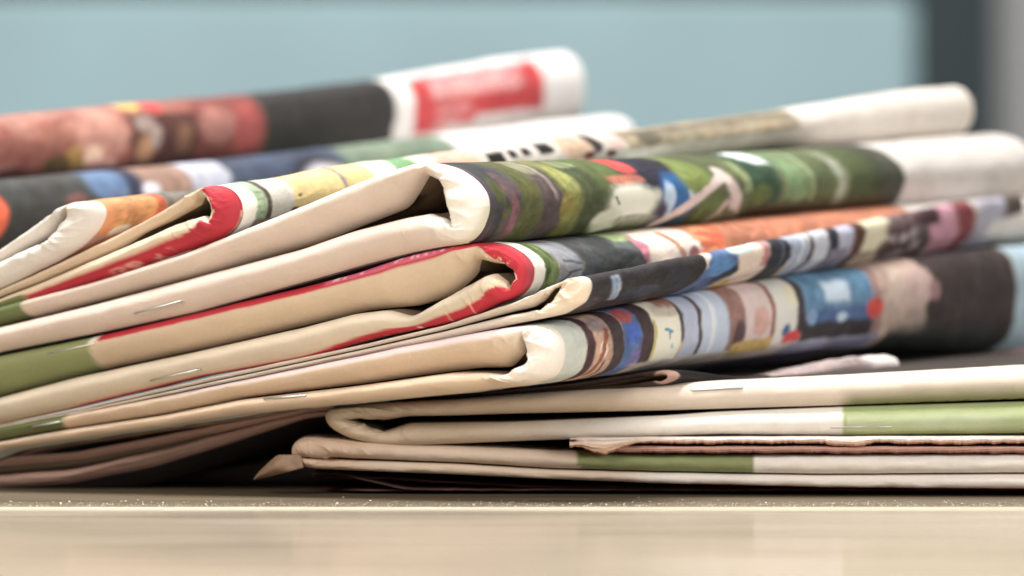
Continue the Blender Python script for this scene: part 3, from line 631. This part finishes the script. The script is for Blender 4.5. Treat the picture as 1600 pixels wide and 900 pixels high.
n7 = newspaper('newspaper', 'thin newspaper with a small white tube-like corner and near-black print, under the hollow red fold',
    [(-200, 712, -200, 708), (0, 668, 0, 665.5), (120, 646, 120, 643), (312, 606, 312, 601), (560, 556, 560, 548), (700, 528, 700, 517), (810, 505, 800, 492), (842, 499, 835, 486),
     (885, 490, 850, 484), (915, 472, 868, 465), (924, 450, 878, 452), (922, 436, 880, 445), (908, 431, 868, 450), (880, 441, 850, 468), (840, 459, 830, 480), (800, 474, 795, 488),
     (700, 507, 700, 514), (560, 540, 560, 546), (312, 593, 312, 599), (120, 639, 120, 642), (0, 663, 0, 665), (-200, 706, -200, 707.5)], .8065, 16, 50,
    [(924, 430, 490), (1120, 392, 453), (1240, 368, 431), (1330, 350, 418), (1435, 327, 402), (1510, 314, 388), (1600, 302, 378)], paint_navy, 12, 8, seed=9, nu=460, bulge=.003, osm=12)
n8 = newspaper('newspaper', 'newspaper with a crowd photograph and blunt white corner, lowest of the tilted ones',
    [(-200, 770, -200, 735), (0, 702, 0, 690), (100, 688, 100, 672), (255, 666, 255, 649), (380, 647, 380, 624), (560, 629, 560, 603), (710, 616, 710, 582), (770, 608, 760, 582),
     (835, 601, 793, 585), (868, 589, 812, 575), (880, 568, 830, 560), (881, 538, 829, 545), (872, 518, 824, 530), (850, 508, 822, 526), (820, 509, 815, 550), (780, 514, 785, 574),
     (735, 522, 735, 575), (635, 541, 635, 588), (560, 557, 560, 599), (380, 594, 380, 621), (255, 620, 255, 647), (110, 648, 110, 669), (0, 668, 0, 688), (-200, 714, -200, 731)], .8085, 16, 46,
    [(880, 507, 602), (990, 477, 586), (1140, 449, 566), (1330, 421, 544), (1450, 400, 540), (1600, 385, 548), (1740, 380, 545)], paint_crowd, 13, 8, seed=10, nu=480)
n9 = newspaper('newspaper', 'limp brown-pink newspaper with thin gaping leaves drooping to the table at left',
    [(-200, 785, -200, 770), (0, 759, 0, 742), (105, 753, 120, 733), (240, 727, 270, 699), (360, 691, 370, 672), (480, 652, 480, 645), (700, 632, 700, 627), (900, 614, 900, 608),
     (1040, 600, 1030, 596), (1060, 592, 1044, 592), (1067, 588, 1046, 588), (1060, 580, 1044, 586), (1040, 577, 1030, 586), (900, 598, 900, 606), (700, 619, 700, 625), (480, 639, 480, 644), (360, 660, 370, 671),
     (255, 680, 262, 693), (120, 706, 120, 719), (0, 713, 0, 730), (-200, 722, -200, 740)], .835, 10, 40,
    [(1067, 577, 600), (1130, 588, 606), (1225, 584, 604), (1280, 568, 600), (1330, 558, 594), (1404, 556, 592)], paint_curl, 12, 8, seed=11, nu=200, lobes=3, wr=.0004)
n14 = newspaper('newspaper', 'blurred maroon newspaper lying far back at the right edge between tilted and flat papers', top_rows(1402, 572, .5, .42), .95, 12, 25,
    [(1403, 573, 600), (1500, 560, 597), (1660, 536, 592)], paint_maroon, 8, 3, seed=12, nu=80)
n10 = newspaper('newspaper', 'flat folded newspaper whose rounded fold faces left, stapled spine with a green block at right',
    [(1900, 676, 1900, 615), (1600, 677, 1600, 627), (1318, 680, 1318, 635), (1120, 678, 1120, 643), (1040, 681, 1040, 649), (800, 689, 800, 659), (710, 693, 710, 660), (640, 696, 640, 661),
     (585, 694, 600, 674), (545, 684, 580, 668), (515, 668, 562, 660), (506, 652, 545, 655), (512, 640, 562, 652), (535, 635, 600, 656), (570, 631, 640, 650), (710, 624, 710, 649),
     (800, 617, 800, 646), (1040, 599, 1040, 641), (1280, 588, 1280, 634), (1600, 571, 1600, 623), (1900, 560, 1900, 612)], .842, -1, 88,
    None, paint_lower, 14, 8, fx0=506, left=False, W=.26, seed=13, nu=60)
n12 = newspaper('newspaper', 'flat folded newspaper near the table with a green block in the middle of its spine',
    [(1900, 768, 1900, 740), (1600, 764, 1600, 740), (1280, 761, 1280, 742), (1040, 755, 1040, 738), (860, 748, 860, 733), (710, 741, 710, 724), (560, 735, 560, 719), (490, 732, 500, 716),
     (462, 726, 478, 715), (455, 712, 472, 713.5), (455, 698, 475, 712.5), (463, 687, 490, 713), (479, 682, 510, 714), (590, 691, 590, 717), (740, 698, 740, 723), (860, 704, 860, 731),
     (1040, 709, 1040, 736), (1280, 710, 1280, 740), (1600, 709, 1600, 738), (1900, 708, 1900, 737)], .842, -1, 88,
    None, paint_bottom, 12, 8, fx0=455, left=False, W=.26, seed=14, nu=60, wr=.0003)
# staples
staple(n5, 210, 490, 284, 470); staple(n6, 73, 553, 148, 537); staple(n6, 235, 595, 309, 578); staple(n8, 50, 667, 94, 659)
staple(n8, 412, 623, 478, 618); staple(n10, 1080, 610, 1160, 606, push=.0053); staple(n10, 1297, 668, 1394, 667, push=.0050)

# ---- loose thin sheets with torn edges
def sheet_grid(xs, d0, depth, zf, seed, ragged, nd=30, curl=0):
    """front edge follows px xs at distance d0; zf(px, t) image y of the sheet"""
    n = len(xs); P = np.zeros((n, nd, 3)); t = np.linspace(0, 1, nd)**1.5
    rag = (fbm(xs/16, xs*0, seed)-.5)*.008*ragged+(vnoise(xs/2.2, xs*0, seed+3)-.5)*.0012*ragged
    for j in range(nd):
        d = d0+rag+t[j]*depth
        y = zf(xs, 0)
        P[:, j, 0] = (xs-800)*d0/FPX; P[:, j, 1] = d; P[:, j, 2] = CAMH+(450-y)*d0/FPX+curl*np.exp(-t[j]*depth/.006)
    return P
def thick_sheet(P, th=.00012):
    Q = P.copy(); Q[:, :, 2] -= th
    return np.concatenate([P[:, ::-1], Q], 1)
xs = np.linspace(890, 1900, 700)
tn = empty('newspaper', (.1, .84, .01), 'torn-edged thin newspaper wedged between the two flat folded ones at right', 'newspaper', 'folded newspapers in the pile')
base = np.array([.1, .84, .01])
def bundle(xs, top, bot, d0, depth, seed, c_top, c_mid, c_bot, base, parent, name='page', rough=1.0, nl=5, dx=None):
    """a few leaves seen at their torn front edge: top face, layered ragged edge, underside"""
    nf = 15; n = len(xs); q = np.linspace(0, 1, nf)
    edge = (fbm(xs/14, xs*0, seed)-.5)*3.0*rough+(vnoise(xs/3.0, xs*0, seed+1)-.5)*1.6*rough+(vnoise(xs/1.3, xs*0, seed+2)-.5)*.7*rough
    Y = top[:, None]+(bot+edge-top)[:, None]*q[None]
    d = d0-.0012*np.sin(q*math.pi)[None]+.0006*np.abs(np.sin(q*math.pi*nl+xs[:, None]/40))*.7+.0004*(fbm(xs[:, None]/6, q[None]*9, seed+4)-.5)
    d = d+(0 if dx is None else dx)[:, None] if dx is not None else d
    F_ = np.stack([(xs[:, None]-800)*d/FPX, d+0*Y, CAMH+(450-Y)*d/FPX], -1)
    T = np.stack([F_[:, 0]+np.array([0, t, .00002])*1.0 for t in (depth, depth*.5, depth*.1, .002)], 1)
    Bm = np.stack([F_[:, -1]+np.array([0, t, .00002]) for t in (.002, depth*.1, depth*.5, depth)], 1)
    P = np.concatenate([T, F_, Bm], 1); m = P.shape[1]
    qq = np.concatenate([np.zeros(4), q, np.ones(4)])[None]*np.ones((n, 1))
    lay = np.clip(np.sin(qq*math.pi*2*nl+2.5*vnoise(xs[:, None]/30, qq*2, seed+5)), 0, 1)**2*.35
    C_ = s2l(c_top)*(1-sm(.15, .6, qq)[..., None])+s2l(c_mid)*sm(.15, .6, qq)[..., None]
    k = sm(.72, .95, qq)[..., None]; C_ = C_*(1-k)+s2l(c_bot)*k; C_ = C_*(1-lay*(1-sm(.95, 1, qq)))[..., None]
    return link(name, grid_mesh(name, P-base, C_, flip=False), M_print, parent)
wob = 1.6*(fbm(xs/60, xs*0, 90)-.5)
tip = np.clip(1-abs(xs-944)/40, 0, 1)**1.1
left = 1-sm(890, 915, xs)
t1 = 683.5-(xs-900)/700*2.2+wob*.5; b1 = 692+(xs-900)/700*1.5+wob*2+tip*17-left*5
bundle(xs, t1+2*left, np.minimum(b1+4*np.exp(-((xs-1340)/55)**2)-4*np.exp(-((xs-1372)/22)**2), 712), .8338, .2, 100, (240, 226, 216), (232, 200, 182), (176, 108, 92), base, tn)
k_ = xs > 950; x2 = xs[k_]
bundle(x2, 697+wob[k_]+(x2-950)/900, np.minimum(707+wob[k_]*1.5+(x2-950)/500*1.2, 710.5), .8350, .2, 104, (214, 176, 158), (190, 140, 124), (120, 70, 62), base, tn, nl=4, rough=.7)
bundle(xs[:90], 688+left[:90]*3+0*xs[:90], np.minimum(699+tip[:90]*13.5, 713)*(1-sm(950, 1015, xs[:90]))+(690+0*xs[:90])*sm(950, 1015, xs[:90]), .8324, .02, 109, (236, 216, 198), (224, 188, 160), (200, 150, 120), base, tn, nl=3, rough=1.2)
# crumpled dark bottom sheets on the table
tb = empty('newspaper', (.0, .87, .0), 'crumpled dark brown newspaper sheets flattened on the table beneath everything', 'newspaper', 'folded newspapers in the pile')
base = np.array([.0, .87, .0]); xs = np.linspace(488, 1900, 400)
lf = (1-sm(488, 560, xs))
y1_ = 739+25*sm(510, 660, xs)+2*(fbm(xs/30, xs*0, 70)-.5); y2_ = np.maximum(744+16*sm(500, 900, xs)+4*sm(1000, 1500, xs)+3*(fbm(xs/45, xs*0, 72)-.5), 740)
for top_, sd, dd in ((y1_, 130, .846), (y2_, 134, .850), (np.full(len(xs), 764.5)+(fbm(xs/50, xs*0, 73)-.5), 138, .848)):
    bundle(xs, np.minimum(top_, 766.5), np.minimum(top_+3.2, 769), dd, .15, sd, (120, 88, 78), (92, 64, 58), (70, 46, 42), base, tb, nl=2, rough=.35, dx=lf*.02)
# dog-eared flap of the flat newspaper
def dogear(N):
    pts = [(396, 749), (430, 712), (466, 713), (474, 731), (430, 746)]
    V = []; F = []
    n = 16
    top = [(396+ (470-396)*t, 749-(749-711)*min(1, t*2.0)**.8) for t in np.linspace(0, 1, n)]
    bot = [(396+ (474-396)*t, 750-(750-731)*t**1.1) for t in np.linspace(0, 1, n)]
    G = np.zeros((n, 7, 3))
    for i in range(n):
        for j in range(7):
            s = j/6; px = top[i][0]*(1-s)+bot[i][0]*s; py = top[i][1]*(1-s)+bot[i][1]*s
            d = .838+.010*(1-i/(n-1))**2-.004*math.sin(s*math.pi)*math.sin(math.pi*min(1, i/(n-1)+.2))+random.uniform(-.0004, .0004)
            G[i, j] = at(px, py, d)
    G2 = G.copy(); G2[:, :, 1] += .0035
    A = np.concatenate([G, G2[:, ::-1], G[:, :1]], 1)-N['base']
    link('page_corner', grid_mesh('page_corner', A, np.ones(A.shape)*s2l((160, 132, 110))), M_print, N['root'])
dogear(n12)
